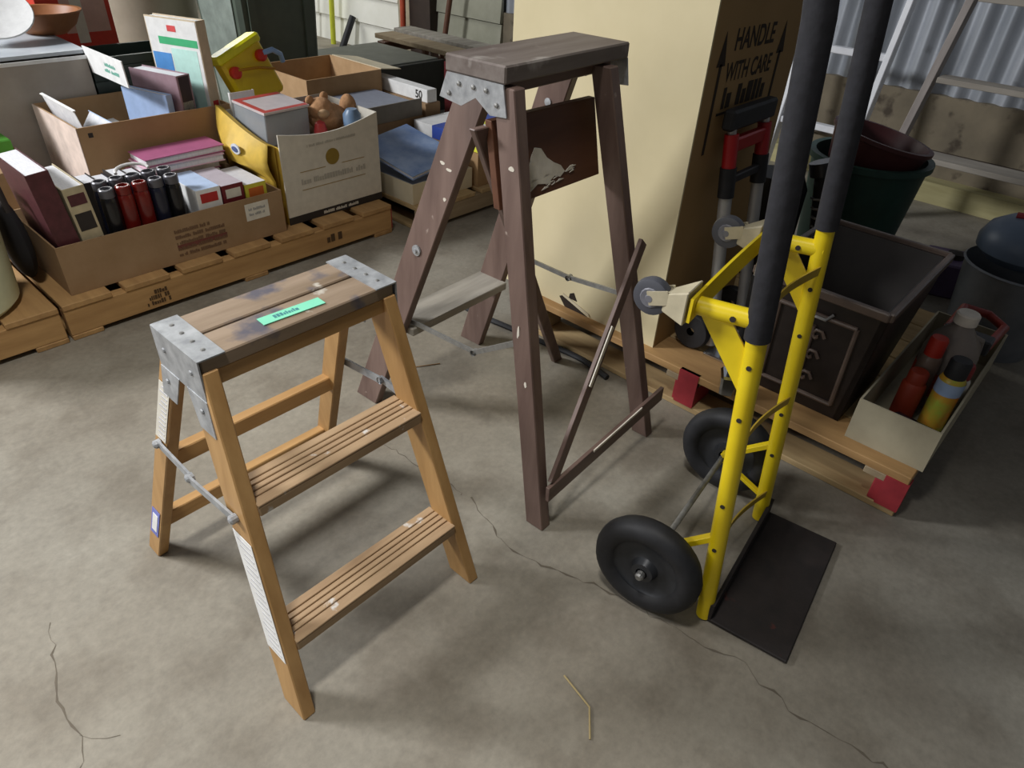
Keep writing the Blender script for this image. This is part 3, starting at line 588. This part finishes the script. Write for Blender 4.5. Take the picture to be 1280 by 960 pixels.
# white wine carton with toys ------------------------------------------------
def wine_carton():
    t = thing('carton', 'white wine carton with gold medallion print, filled with toys', 'carton', (1.262, 2.245, .1205))
    sx, sy, h, th = .434, .36, .345, .005
    wm = flat('cdc8bb', .7); n = 12
    f = MB(); pts = [(0, 0, .028)]+[(sx, 0, .028)]+[(sx*(1-k/n), 0, h-.012-.030*math.sin(math.pi*k/n)+.012*(1-k/n)) for k in range(n+1)]
    fr = f.prism(pts, (0, th, 0)).build('front_panel', wm, t)
    MB().box(0, -.0004, 0, sx, th, .028).build('black_band', INK, t)
    m2 = print_line(MB(), (.15, -.0008, .008), (1, 0, 0), (0, 0, 1), .17, .011, random.Random(11), .0005); m2.build('print', OFFW, t)
    MB().box(0, th, 0, th, sy, h-.06).build('side_panel', M('yellow_bag', 'c9a740', .6), t); MB().box(sx-th, th, 0, sx, sy, h).build('side_panel', wm, t)
    MB().box(0, sy-th, 0, sx, sy, h).build('back_panel', wm, t); MB().box(th, th, 0, sx-th, sy-th, th).build('bottom', wm, t)
    GO = flat('8a7228', .4)
    MB().lathe([(.030, 0), (.030, -.0012), (0, -.0014)], 26, (.215, -.0002, .218), 'y').build('medallion', GO, fr)
    m2 = MB(); print_line(m2, (.11, -.0008, .270), (.996, 0, .02), (0, 0, 1), .215, .009, random.Random(12), .0005); m2.build('print', flat('b3aea2'), fr)
    m2 = MB(); print_line(m2, (.07, -.0008, .140), (1, 0, .0), (0, 0, 1), .29, .020, random.Random(13), .0005); m2.build('print', flat('aba79c'), fr)
    for (x0, x1, z0) in ((.07, .18, .185), (.255, .36, .185), (.07, .36, .118)):
        MB().prism([(x0, -.0006, z0), (x1, -.0006, z0), (x1, -.0006, z0+.0025), (x0, -.0006, z0+.0025)], (0, -.0005, 0)).build('printed_rule', flat('a0895a'), fr)
wine_carton()
yb = thing('paper_bag', 'yellow paper bag with oval logo beside the white wine carton', 'bag', (1.230, 2.60, .1205))
n = 12; mb = MB(); prev = None
for k in range(n+1):
    f = k/n; y = -.335+.335*f; z = .30+.07*f**1.6; bu = math.sin(math.pi*f)*.04
    v = [mb.bm.verts.new(p) for p in ((.010, y, 0), (.008, y, .165), (-.008-bu, y, .21), (-.012-bu, y, z*.8), (.0, y, z), (.024, y, z-.01), (.026, y, .1))]
    if prev:
        for i in range(6): mb.bm.faces.new((prev[i], prev[i+1], v[i+1], v[i]))
    prev = v
ob = mb.build('bag_side', M('yellow_bag', 'c9a740'), yb, smooth=True); sm = ob.modifiers.new('thickness', 'SOLIDIFY'); sm.thickness = .002
MB().lathe([(.030, 0), (.030, -.004), (0, -.005)], 22, (-.050, -.20, .265), 'x', 1.0, .6).build('logo', flat('cfd3d8'), yb)
MB().lathe([(.020, 0), (.020, -.004), (0, -.005)], 22, (-.053, -.20, .265), 'x', 1.0, .45).build('logo', flat('4a5a86'), yb)
tag(MB().box(0, 0, 0, .42, .34, .25).build('packing_paper', M('kraft_paper', '8d7355', .9, c2='a58a68', scale=20)), 'crumpled brown packing paper filling the wine carton', 'paper', None, (1.269, 2.252, .127))
# yellow toy case
tag(MB().box(0, 0, 0, .34, .24, .262).build('cardboard_box', CARD_D, None), 'brown carton behind the wine carton, under the yellow toy case', 'carton', None, (1.33, 2.612, .1205))
tc_ = thing('toy_case', 'yellow plastic toy case with red corners tilted above the wine carton', 'toy case', (1.395, 2.640, .400), 0, None, (math.radians(-10), math.radians(-20), math.radians(8)))
YT = M('yellow_toy', 'd8bc0c', .3, c2='e2c818')
MB().box(0, 0, .02, .20, .065, .235).build('case_body', YT, tc_, .012)
MB().box(-.006, -.006, .215, .206, .071, .250).build('case_lid', flat('dcd81c', .3), tc_, .008)
for x in (.03, .165): MB().lathe([(.022, 0), (.022, -.018), (.014, -.022), (0, -.022)], 16, (x, 0, .175), 'y').build('latch_knob', flat('c02a18', .4), tc_)
MB().tube([(.04, -.02, .18), (.12, -.024, .150), (.19, -.01, .11)], .005, 8).build('cord', flat('b08010'), tc_)
MB().tube([(.172, -.016, .18), (.215, -.02, .172), (.245, -.01, .14), (.245, .0, .11)], .010, 10).build('blue_handle', flat('8fb2e0', .3), tc_, smooth=True)
cb = thing('clear_box', 'see through plastic box with red printed lid inside the wine carton', 'box', (1.285, 2.36, .3785), 0, None, (math.radians(3), 0, math.radians(4)))
CL = M('clear_plastic', 'c8d0d8', .12, trans=.55, var=.05)
MB().box(0, 0, 0, .19, .19, .115).build('box_body', CL, cb, .003); MB().box(-.003, -.003, .115, .193, .193, .123).build('lid', flat('c9c0c0', .3), cb)
for a in ((0, 0, .19, .02), (0, .165, .19, .19), (0, .02, .02, .165)): MB().box(a[0], a[1], .123, a[2], a[3], .124).build('lid_print', flat('b84a44', .4), cb)
MB().box(.03, .03, .002, .15, .15, .08).build('contents', M('toy_mix', '5a6a80', .5, c2='9a6a58', scale=18), cb)
book('white card standing behind the clear plastic box', (1.280, 2.575, .3775), .10, .012, .15, WHITE)
def blob(name, mat, parts, parent, bumpy=.0):
    mb = MB()
    for (c, r, sc) in parts:
        bmesh.ops.create_uvsphere(mb.bm, u_segments=18, v_segments=12, radius=r, matrix=Matrix.Translation(c) @ Matrix.Diagonal((*sc, 1)))
    return mb.build(name, mat, parent, smooth=True)
FUR = M('tan_plush', 'a57c56', .95, c2='bd9068', scale=60, bump=.4)
td = thing('plush_toy', 'tan plush toy bear peeking over the white wine carton rim', 'plush toy', (1.58, 2.41, .379))
blob('body', FUR, [((0, 0, .052), .065, (1.2, 1, .8))], td); blob('head', FUR, [((-.03, -.01, .085), .046, (1.1, 1, 1))], td)
blob('muzzle', M('pale_plush', 'c4a27c', .95), [((-.045, -.048, .080), .02, (1.2, .8, .9))], td)
blob('arm', FUR, [((.095, -.01, .075), .034, (1, 1, 1.5))], td); blob('ear', FUR, [((-.005, 0, .128), .018, (1, .6, 1))], td); blob('ear', FUR, [((-.07, 0, .122), .018, (1, .6, 1))], td)
tag(MB().tube([(0, 0, 0), (.05, .03, .03), (.12, .05, .035), (.17, .05, .02)], .016, 10).build('red_toy', flat('b8302a', .4), smooth=True), 'red plastic toy bar behind the plush bear', 'toy', None, (1.49, 2.50, .42))
tag(MB().lathe([(0, 0), (.035, 0), (.035, .08), (.02, .1), (0, .1)], 16).build('toy_bottle', flat('5f7894', .4), smooth=True), 'blue grey toy bottle between clear box and plush bear', 'toy', None, (1.62, 2.30, .377))
tag(MB().lathe([(0, 0), (.022, 0), (.026, .03), (.018, .06), (0, .07)], 14).build('toy_cup', flat('b83a3a', .4), smooth=True), 'small red toy cup between the clear box and plush bear', 'toy', None, (1.500, 2.34, .377))

# trays and magazines on the third pallet ------------------------------------
ob1 = open_box('cardboard_box', 'empty open cardboard box behind the wine carton', 'box', (1.80, 2.88, .1055), .42, .42, .345, M('cardboard_light', 'b08e66', .85, c2='bf9d75'), .006)
MB().prism([(.42, .0, .345), (.42, .40, .345), (.56, .38, .325), (.56, .02, .325)], (0, 0, .004)).build('flap', CARD_L, ob1)
t3 = open_box('cardboard_tray', 'shallow pale cardboard tray of magazines behind the tall ladder', 'box', (1.765, 2.13, .1055), .34, .42, .085, CARD_L, .005)
def mag(label, x, y, z, sx, sy, c, rz, n=1, tilt=None, extra=()): return flat_book(label, (x, y, z), sx, sy, .03*n, c, rz, None, 'magazine', tilt, extra)
BLU = M('blue_cover', '6f8cc0', .35, c2='a8bcdc', scale=9)
mag('glossy blue magazine tilted at the front of the pale tray', 1.785, 2.15, .200, .29, .34, BLU, 0, .6, (math.radians(10), math.radians(-6), math.radians(3)))
mag('lilac white magazine lying at the back of the pale tray', 1.80, 2.50, .1945, .26, .05, flat('c9c6dc'), .0, .8)
mag('grey magazine under the lilac one in the pale tray', 1.775, 2.15, .1115, .31, .35, flat('8f98a8'), .0, 2.2)
ym = thing('carton', 'flat yellow and white carton with blue stripe behind the tall ladder', 'carton', (2.13, 2.11, .25), math.radians(1))
MB().box(0, 0, 0, .34, .42, .055).build('carton_body', flat('dfe04a', .4), ym, .002); MB().box(-.0008, .30, .002, .3408, .42, .0558).build('white_end', WHITE, ym); MB().box(-.001, .21, .001, .341, .30, .056).build('blue_stripe', flat('3a52a8', .4), ym); MB().box(.02, .02, .055, .20, .18, .0558).build('white_panel', WHITE, ym)
tag(MB().box(0, 0, 0, .36, .44, .144).build('cardboard_box', CARD, None), 'brown carton under the flat yellow carton', 'carton', None, (2.12, 2.11, .1055))
nw = thing('magazine_stack', 'row of thin striped magazines lying in a grey folder', 'magazine', (1.90, 2.575, .305), 0)
for k in range(6): MB().box(.002, 0, .012*k,   .30-.01*k, .28, .012*k+.010).build('magazine_sheet', (flat('b9b6b4'), flat('8a8f9c'), flat('c9c4c4'), flat('a39aa0'))[k % 4], nw)
MB().box(-.004, -.006, 0, .305, 0, .075).build('folder', flat('7d776c'), nw)
tag(MB().box(0, 0, 0, .31, .30, .199).build('cardboard_box', CARD_D, None), 'brown carton under the striped magazines', 'carton', None, (1.895, 2.565, .1055))
wh = thing('carton', 'long white carton printed with a number behind the striped magazines', 'carton', (2.24, 2.57, .3515), 0)
MB().box(0, 0, 0, .06, .40, .058).build('carton_body', WHITE, wh, .002)
text('lettering', '50', .05, INK, wh, (-.0008, .06, .028), (0, -1, 0))
tag(MB().box(0, 0, 0, .09, .40, .245).build('cardboard_box', CARD_D, None), 'brown carton supporting the long white carton', 'carton', None, (2.225, 2.565, .1055))
dkp = MB().box(0, 0, 0, .70, .62, .035).build('grey_panel', M('grey_green_panel', '6d7066', .6, c2='7b7e74'), None, .003)
tag(dkp, 'large grey green panel lying flat behind the empty cardboard box', 'panel', None, (2.45, 3.50, .27))
tag(MB().box(0, 0, 0, .60, .56, .27).build('cardboard_box', CARD, None), 'brown carton under the grey green panel', 'carton', None, (2.50, 3.52, 0))
tag(MB().box(0, 0, 0, .72, .03, .30).build('dark_board', M('dark_edge', '2b2c26', .6), None, .003), 'dark board standing in front of the grey green panel', 'board', None, (2.45, 3.46, 0))
tag(MB().box(0, 0, 0, .16, .12, .10).build('purple_box', flat('6a5fae'), None, .004), 'purple box in front of the dark board', 'box', None, (2.40, 3.02, .2065))
tag(MB().box(0, 0, 0, .36, .30, .10).build('cardboard_box', CARD_L, None), 'pale carton under the purple box', 'carton', None, (2.33, 2.99, .1055))
book('dark red book standing upright beside the tall ladder top', (2.76, 2.86, .1055), .045, .16, .30, flat('5a1218'), pages=WHITE)
book('brown book standing right of the dark red book', (2.84, 2.86, .1055), .06, .14, .16, flat('7a5a48'))
# bench of grey lumber before the olive siding
for i, (a, b, lab, mt) in enumerate((((3.3, 3.3, .3195), (3.32, 4.25, .3195), 'pale plank lying before the dark post', W_pal2), ((3.55, 3.2, .3195), (3.57, 4.35, .3195), 'grey plank lying before the olive siding', W_grey))):
    tag(MB().beam(a, b, .16, .03).build('plank', mt, None, .003), lab, 'plank')
for y in (3.45, 4.12):
    sb_ = thing('trestle', 'low timber trestle under the planks, %s one' % ('nearer' if y < 3.8 else 'farther'), 'trestle', (3.44, y, 0))
    MB().box(-.25, -.04, .24, .25, .04, .304).build('beam', W_dkbrn, sb_, .002)
    for sx_ in (-1, 1):
        for sy_ in (-1, 1): MB().leg((sx_*.22, sy_*.12, 0), (sx_*.18, sy_*.03, .25), .04, .03).build('leg', W_dkbrn, sb_)
# pale tub at the left edge
pt_ = thing('tub', 'pale cream plastic tub at the left edge of the pallet', 'tub', (.195, 2.355, .1205))
MB().lathe([(0, 0), (.165, 0), (.185, .02), (.20, .26), (.212, .262), (.212, .285), (.195, .285), (.178, .03), (0, .02)], 36).build('body', M('cream_tub', 'c9cfae', .5, c2='d3d8ba'), pt_, smooth=True)
dt = thing('shade_lump', 'dark lump added for the shade between the pale tub and the book box', 'bag', (.435, 2.45, .1205))
blob('body', M('shade_black', '1c1b1e', .9), [((0, 0, .13), .13, (.26, 1.1, 1.0))], dt); MB().tube([(0, -.08, .22), (0, -.05, .30), (0, .05, .30), (0, .08, .22)], .010, 8).build('strap', INK, dt, smooth=True)  # black shape stands in for the shaded side of the book box
tag(MB().box(0, 0, 0, .12, .1, .05).build('green_box', flat('4f9a34'), None, .004), 'small bright green box between the binder and the grey carton', 'box', None, (.50, 2.90, .3565))
tag(MB().box(0, 0, 0, .15, .29, .235).build('cardboard_box', CARD_D, None), 'brown carton under the small green box', 'carton', None, (.49, 2.72, .1205))

# ------------------------------------------------------------------ goods on the right pallet
zp = .1255
def chest():
    t = thing('wooden_bin', 'dark brown flared wooden bin with carved front panel', 'bin', (1.60, .285, zp))
    DK = M('dark_stain', '231c19', .45, c2='2e2622', scale=20); RIM = M('stain_rim', '5a4c44', .4, c2='6b5b51')
    b0 = (0, 0, .27, .26); b1 = (-.03, -.025, .44, .30); h = .325; th = .014
    P = lambda i, j, z: (b0[0]*(1-z/h)+b1[0]*z/h if i == 0 else b0[2]*(1-z/h)+b1[2]*z/h, b0[1]*(1-z/h)+b1[1]*z/h if j == 0 else b0[3]*(1-z/h)+b1[3]*z/h, z)
    fr = MB().prism([P(0, 0, 0), P(0, 1, 0), P(0, 1, h), P(0, 0, h)], (th, 0, 0)).build('front_board', DK, t)
    MB().prism([P(1, 0, 0), P(1, 1, 0), P(1, 1, h), P(1, 0, h)], (-th, 0, 0)).build('back_board', DK, t)
    MB().prism([P(0, 0, 0), P(1, 0, 0), P(1, 0, h), P(0, 0, h)], (0, th, 0)).build('side_board', DK, t)
    MB().prism([P(0, 1, 0), P(1, 1, 0), P(1, 1, h), P(0, 1, h)], (0, -th, 0)).build('side_board', DK, t)
    MB().box(.005, .005, 0, .26, .25, .012).build('bottom_board', DK, t)
    c = [Vector(P(0, 0, h)), Vector(P(1, 0, h)), Vector(P(1, 1, h)), Vector(P(0, 1, h))]
    for i in range(4): MB().beam(c[i], c[(i+1) % 4], .022, .016, (0, 0, 1)).build('rim_moulding', RIM, t, .003)
    q = lambda y, z, e: Vector((b0[0]*(1-z/h)+b1[0]*z/h-e, y, z))
    for (A, B) in (((.03, .04), (.03, .27)), ((.22, .04), (.22, .27)), ((.03, .04), (.22, .04)), ((.03, .27), (.22, .27))):
        MB().tube([q(A[0], A[1], .002), q(B[0], B[1], .002)], .006, 8).build('panel_moulding', RIM, fr, smooth=True)
    for s in (-1, 1):
        for k, zz in enumerate((.09, .155, .215)):
            MB().tube([q(.125+s*(.012+.020*(1-a/7)*math.cos(a*.9)), zz+.022*(1-a/8)*math.sin(a*.9), .003) for a in range(8)], .0045, 6).build('carved_scroll', RIM, fr, smooth=True)
    MB().tube([q(.125, .075, .003), q(.125, .24, .003)], .005, 6).build('carved_stem', RIM, fr, smooth=True)
    hd = MB().tube([q(.09, .285, .004), q(.10, .272, .018), q(.15, .272, .018), q(.16, .285, .004)], .004, 8).build('handle', STEEL, fr, smooth=True)
chest()
tr_ = open_box('cardboard_tray', 'cream cardboard tray of bottles and cans on the right pallet corner', 'box', (1.555, .065, zp), .62, .185, .115, M('cream_tray', 'a39b84', .8, c2='b0a88f'), .005)
zt = zp+.0055
jg = thing('jug', 'translucent jug with white cap and red label in the tray', 'jug', (1.875, .150, zt))
JUG = M('cloudy_plastic', '9a9088', .3, trans=.25, var=.08)
MB().lathe([(0, 0), (.060, 0), (.064, .01), (.064, .15), (.055, .185), (.028, .220), (.022, .235), (0, .235)], 26).build('body', JUG, jg, smooth=True)
MB().lathe([(.0245, .232), (.0275, .234), (.0275, .258), (.024, .262), (0, .262)], 20).build('cap', flat('e4ddd0'), jg, smooth=True)
MB().lathe([(.0655, .040), (.0662, .042), (.0662, .105), (.0655, .107)], 26).build('label', flat('a83a24'), jg, smooth=True)
MB().tube([(.045, -.03, .10), (.075, -.05, .12), (.07, -.045, .17), (.035, -.02, .19)], .010, 10).build('handle', JUG, jg, smooth=True)
def can(name, label, x, y, r, h, m, capm, cat='can', band=None):
    t = thing(name, label, cat, (x, y, zt))
    MB().lathe([(0, 0), (r, 0), (r, h*.72), (r*.8, h*.78), (r*.7, h*.79)], 20).build('body', m, t, smooth=True)
    MB().lathe([(r*.82, h*.76), (r*.82, h*.97), (r*.7, h), (0, h)], 20).build('cap', capm, t, smooth=True)
    if band: MB().lathe([(r+.0006, h*band[0]), (r+.0006, h*band[1])], 20).build('label', band[2], t, smooth=True)
can('spray_can', 'spray can with rainbow yellow label and black cap in the tray', 1.74, .108, .030, .205, M('rainbow', 'd8862a', .3, c2='8fc04a', scale=12), BLK, band=(.55, .72, flat('9fb6d8', .3)))
can('spray_can', 'grey white spray can at the outer side of the tray', 1.80, .098, .024, .17, OFFW, flat('8a2a2a'))
can('bottle', 'small bottle with bright red cap in front of the jug', 1.79, .175, .026, .215, M('brownish', '6d5b50', .4), flat('b02a18'), 'bottle')
can('bottle', 'orange red can low beside the red capped bottle', 1.735, .178, .028, .14, flat('8f3018'), flat('8f3018'), 'can')
tag(MB().lathe([(0, 0), (.034, 0), (.036, .01), (.036, .09), (.015, .115), (.013, .13), (0, .13)], 20).build('black_bottle', M('glossy_black', '1a1b22', .18), smooth=True), 'glossy black bottle lying in the tray corner behind the cream front', 'bottle', None, (1.612, .085, zt+.0365), (math.radians(-90), 0, math.radians(-8)))
gp = thing('bottle', 'grey plastic bottle at the far end of the tray', 'bottle', (2.10, .17, zt)); MB().lathe([(0, 0), (.04, 0), (.04, .08), (.018, .10), (.018, .12), (0, .12)], 18).build('body', M('greyplastic', '8a857c', .4), gp, smooth=True)
cl = thing('clamp', 'red tool frame lying at the far end of the tray', 'clamp', (1.99, .13, zt+.135), 0)
MB().tube([(0, -.04, .0), (.16, -.05, .0), (.19, .0, .01), (.16, .06, .02), (.0, .06, .02)], .012, 10).build('frame', flat('8a2c20', .4), cl, smooth=True); MB().box(-.03, -.05, -.01, .02, .07, .03).build('jaw', flat('3a3a3c'), cl, .004)
# folding luggage cart
lc = thing('luggage_cart', 'folding luggage cart with red bracket and silver tubes leaning on the big carton', 'luggage cart', (1.66, .66, zp))
SIL = M('silver_tube', 'a9a9a8', .4, .35, c2='bbbbba')
tp = lambda x, f: Vector((x+.0*f, .03+.085*f, .02+.62*f))
for x in (0, .18):
    MB().tube([tp(x, 0), tp(x, .70)], .017, 14).build('outer_tube', SIL, lc, smooth=True)
    MB().tube([tp(x, .68), tp(x, .80)], .021, 14).build('joint', BLK, lc, smooth=True)
    MB().tube([tp(x, .79), tp(x, .93)], .018, 14).build('bracket_sleeve', flat('a5141a', .4), lc, smooth=True)
    MB().tube([tp(x, .90), tp(x, 1.0)], .011, 12).build('inner_tube', SIL, lc, smooth=True)
    MB().lathe([(.012, .012), (.05, .012), (.055, .006), (.055, -.006), (.05, -.012), (.012, -.012)], 22, (x+(-.03 if x == 0 else .03), .08, .055), 'x').build('wheel', BLK, lc, smooth=True)
MB().beam(tp(-.004, .885), tp(.184, .885), .036, .022, (0, 0, 1)).build('bracket', flat('a5141a', .4), lc, .004)
MB().beam(tp(0, .745), tp(.18, .745), .022, .016, (0, 0, 1)).build('lower_brace', flat('2c2c30'), lc, .003)
MB().beam(tp(-.028, .985), tp(.208, .985), .050, .032, (0, 0, 1)).build('handle', BLK, lc, .006)
MB().box(-.04, -.11, .0, .22, .03, .010).build('base_plate', CHROME, lc, .003)
cc = thing('clip', 'chrome clip hanging beside the yellow hand truck rail', 'clip', (1.50, .55, .1255), math.radians(30))
MB().frustum((-.022, -.018, .022, .018), 0, (-.03, -.024, .03, .024), .065).build('body', CHROME, cc, .006); MB().tube([(0, 0, .06), (-.01, .0, .20), (-.03, .01, .36)], .009, 10).build('strap', BLK, cc, smooth=True); MB().tube([(-.03, .01, .36), (-.042, .012, .44)], .007, 10).build('tip', CHROME, cc, smooth=True)
# spring shock
sk = thing('pump', 'black pump with silver coil spring behind the hand truck', 'pump', (2.33, .66, zp))
MB().tube([(0, 0, 0), (-.01, .07, .36)], .030, 14).build('body', BLK, sk, smooth=True); MB().tube([(-.01, .07, .36), (-.012, .085, .40)], .045, 14).build('cap', flat('2a2b30', .3), sk, smooth=True)
MB().tube([(-.028+.030*math.cos(a*.9), .0+.004*a*.35+.030*math.sin(a*.9), .13+.0042*a) for a in range(44)], .004, 6).build('spring', STEEL, sk, smooth=True)
dh = thing('tyre', 'black object with chrome cap behind the spring pump', 'tyre', (2.28, .86, zp)); MB().lathe([(0, 0), (.09, 0), (.10, .02), (.10, .30), (.08, .34), (0, .34)], 20).build('body', BLK, dh, smooth=True); MB().lathe([(.012, .34), (.016, .40), (.01, .43), (0, .43)], 12).build('cap', CHROME, dh, smooth=True)
# green tub with maroon pail
gt = thing('tub', 'dark green tub behind the dark wooden bin', 'tub', (2.72, .72, 0)); GR = M('dark_green_tub', '24423a', .5, c2='2b4d44')
MB().lathe([(0, 0), (.15, 0), (.195, .45), (.210, .455), (.210, .475), (.188, .475), (.142, .012), (0, .012)], 36).build('body', GR, gt, smooth=True)
mp_ = thing('pail', 'maroon pail sitting tilted inside the dark green tub', 'pail', (2.70, .735, .345), 0, None, (math.radians(10), math.radians(6), 0))
MB().lathe([(0, 0), (.115, 0), (.168, .19), (.176, .192), (.176, .205), (.160, .205), (.108, .010), (0, .010)], 36).build('body', M('maroon_pail', '4a2224', .5, c2='552a2b'), mp_, smooth=True)
# blue grey pail and float
bp_ = thing('pail', 'grey metal pail behind the tray at the right edge', 'pail', (2.60, .135, 0)); MB().lathe([(0, 0), (.13, 0), (.16, .28), (.166, .283), (.160, .288), (.125, .01), (0, .01)], 36).build('body', M('grey_pail', '75797f', .4, .2, c2='868a90'), bp_, smooth=True)
fb = thing('helmet', 'blue grey dome with red strap resting in the grey pail', 'helmet', (2.60, .150, .30)); BG = M('blue_grey_plastic', '56657a', .45, c2='5f6f85')
MB().lathe([(0, .0), (.10, .0), (.135, .03), (.138, .06), (.12, .10), (.08, .128), (0, .14)], 32).build('shell', BG, fb, smooth=True)
MB().tube([(.0, -.138, .055), (-.01, -.10, .118), (-.01, -.02, .142), (-.01, .06, .134)], .012, 8).build('strap', flat('8a1f24', .4), fb, smooth=True)
pu = thing('box', 'small purple grey box on the floor by the grey pail', 'box', (2.93, .36, 0), .3); MB().box(-.09, -.09, 0, .09, .09, .13).build('body', M('purple_grey', '5a4a68', .6), pu, .006); MB().lathe([(.03, .13), (.03, .15), (0, .155)], 14).build('knob', INK, pu)
rk = MB().tube([(-.06, 0, .03), (0, .01, .05), (.06, 0, .035), (.08, 0, .03)], [.02, .04, .035, .015], 10).build('black_pouch', INK, smooth=True); tag(rk, 'small black pouch on the floor beside the purple box', 'pouch', None, (2.80, .47, 0))
# aluminium ladder against the wall
al = thing('ladder', 'white aluminium ladder leaning on the corrugated wall behind the hand truck', 'ladder', (3.62, 1.045, 0)); AL = M('aluminium', 'dcdee4', .4, .0, c2='eceef2')
lp = lambda y, z: Vector((.0+.36*z/1.9, y, z))
for y in (.02, .42): MB().beam(lp(y, 0), lp(y-.03 if y < .2 else y, 1.9), .028, .065, (0, 1, 0)).build('rail', AL, al, .003)
for z in (.0+.29, .0+.29+.34, .97, 1.31, 1.65): MB().beam(lp(.02, z), lp(.42, z), .03, .045, (0, 0, 1)).build('rung', AL, al, .003)
# weathered wooden step ladder
wl_ = thing('ladder', 'weathered grey wooden ladder with broad treads leaning by the right wall', 'ladder', (3.42, .0, 0)); 
wp = lambda y, z: Vector((.0+.30*z/1.6, y, z))
for y in (.735, -.10): MB().beam(wp(y+.12 if y > 0 else y, 0), wp(y-.02, 1.6), .03, .07, (0, 1, 0)).build('rail', M('weathered_rail', '8f8782', .8, stretch=Z, scale=26, c2='a39b96'), wl_, .002)
for z, d in ((.335, .13), (.632, .10), (.93, .09), (1.22, .09)):
    c = wp(0, z).x; y1 = .735+.10*(1-z/1.0)*.9
    MB().box(c-d/2-.02, -.10, z-.022, c+d/2-.02, y1, z).build('tread', M('weathered_tread', '948d83', .8, stretch=Y, scale=26, c2='a8a196'), wl_, .002)
MB().beam((-.10, .22, 0), (.14, .20, .6), .03, .03, (0, 1, 0)).build('rear_leg', M('weathered_rail', '8f8782'), wl_)
# hose along the pallet foot and straw on the floor
tag(MB().tube([(1.47+.02*math.sin(k*.5), .90+.055*k, .009+.004*math.sin(k)) for k in range(14)], .009, 8).build('hose', BLK, smooth=True), 'black hose lying on the floor along the right pallet', 'hose')
tag(MB().tube([(.633, .381, .002), (.617, .309, .003), (.572, .273, .002)], .0018, 6).build('straw', flat('a8966a')), 'bent straw on the floor in front of the hand truck', 'straw')
tag(MB().tube([(1.047, 1.375, .002), (1.11, 1.335, .003), (1.163, 1.307, .002)], .0015, 6).build('straw', flat('8a6a44')), 'thin straw on the floor between the two step ladders', 'straw')
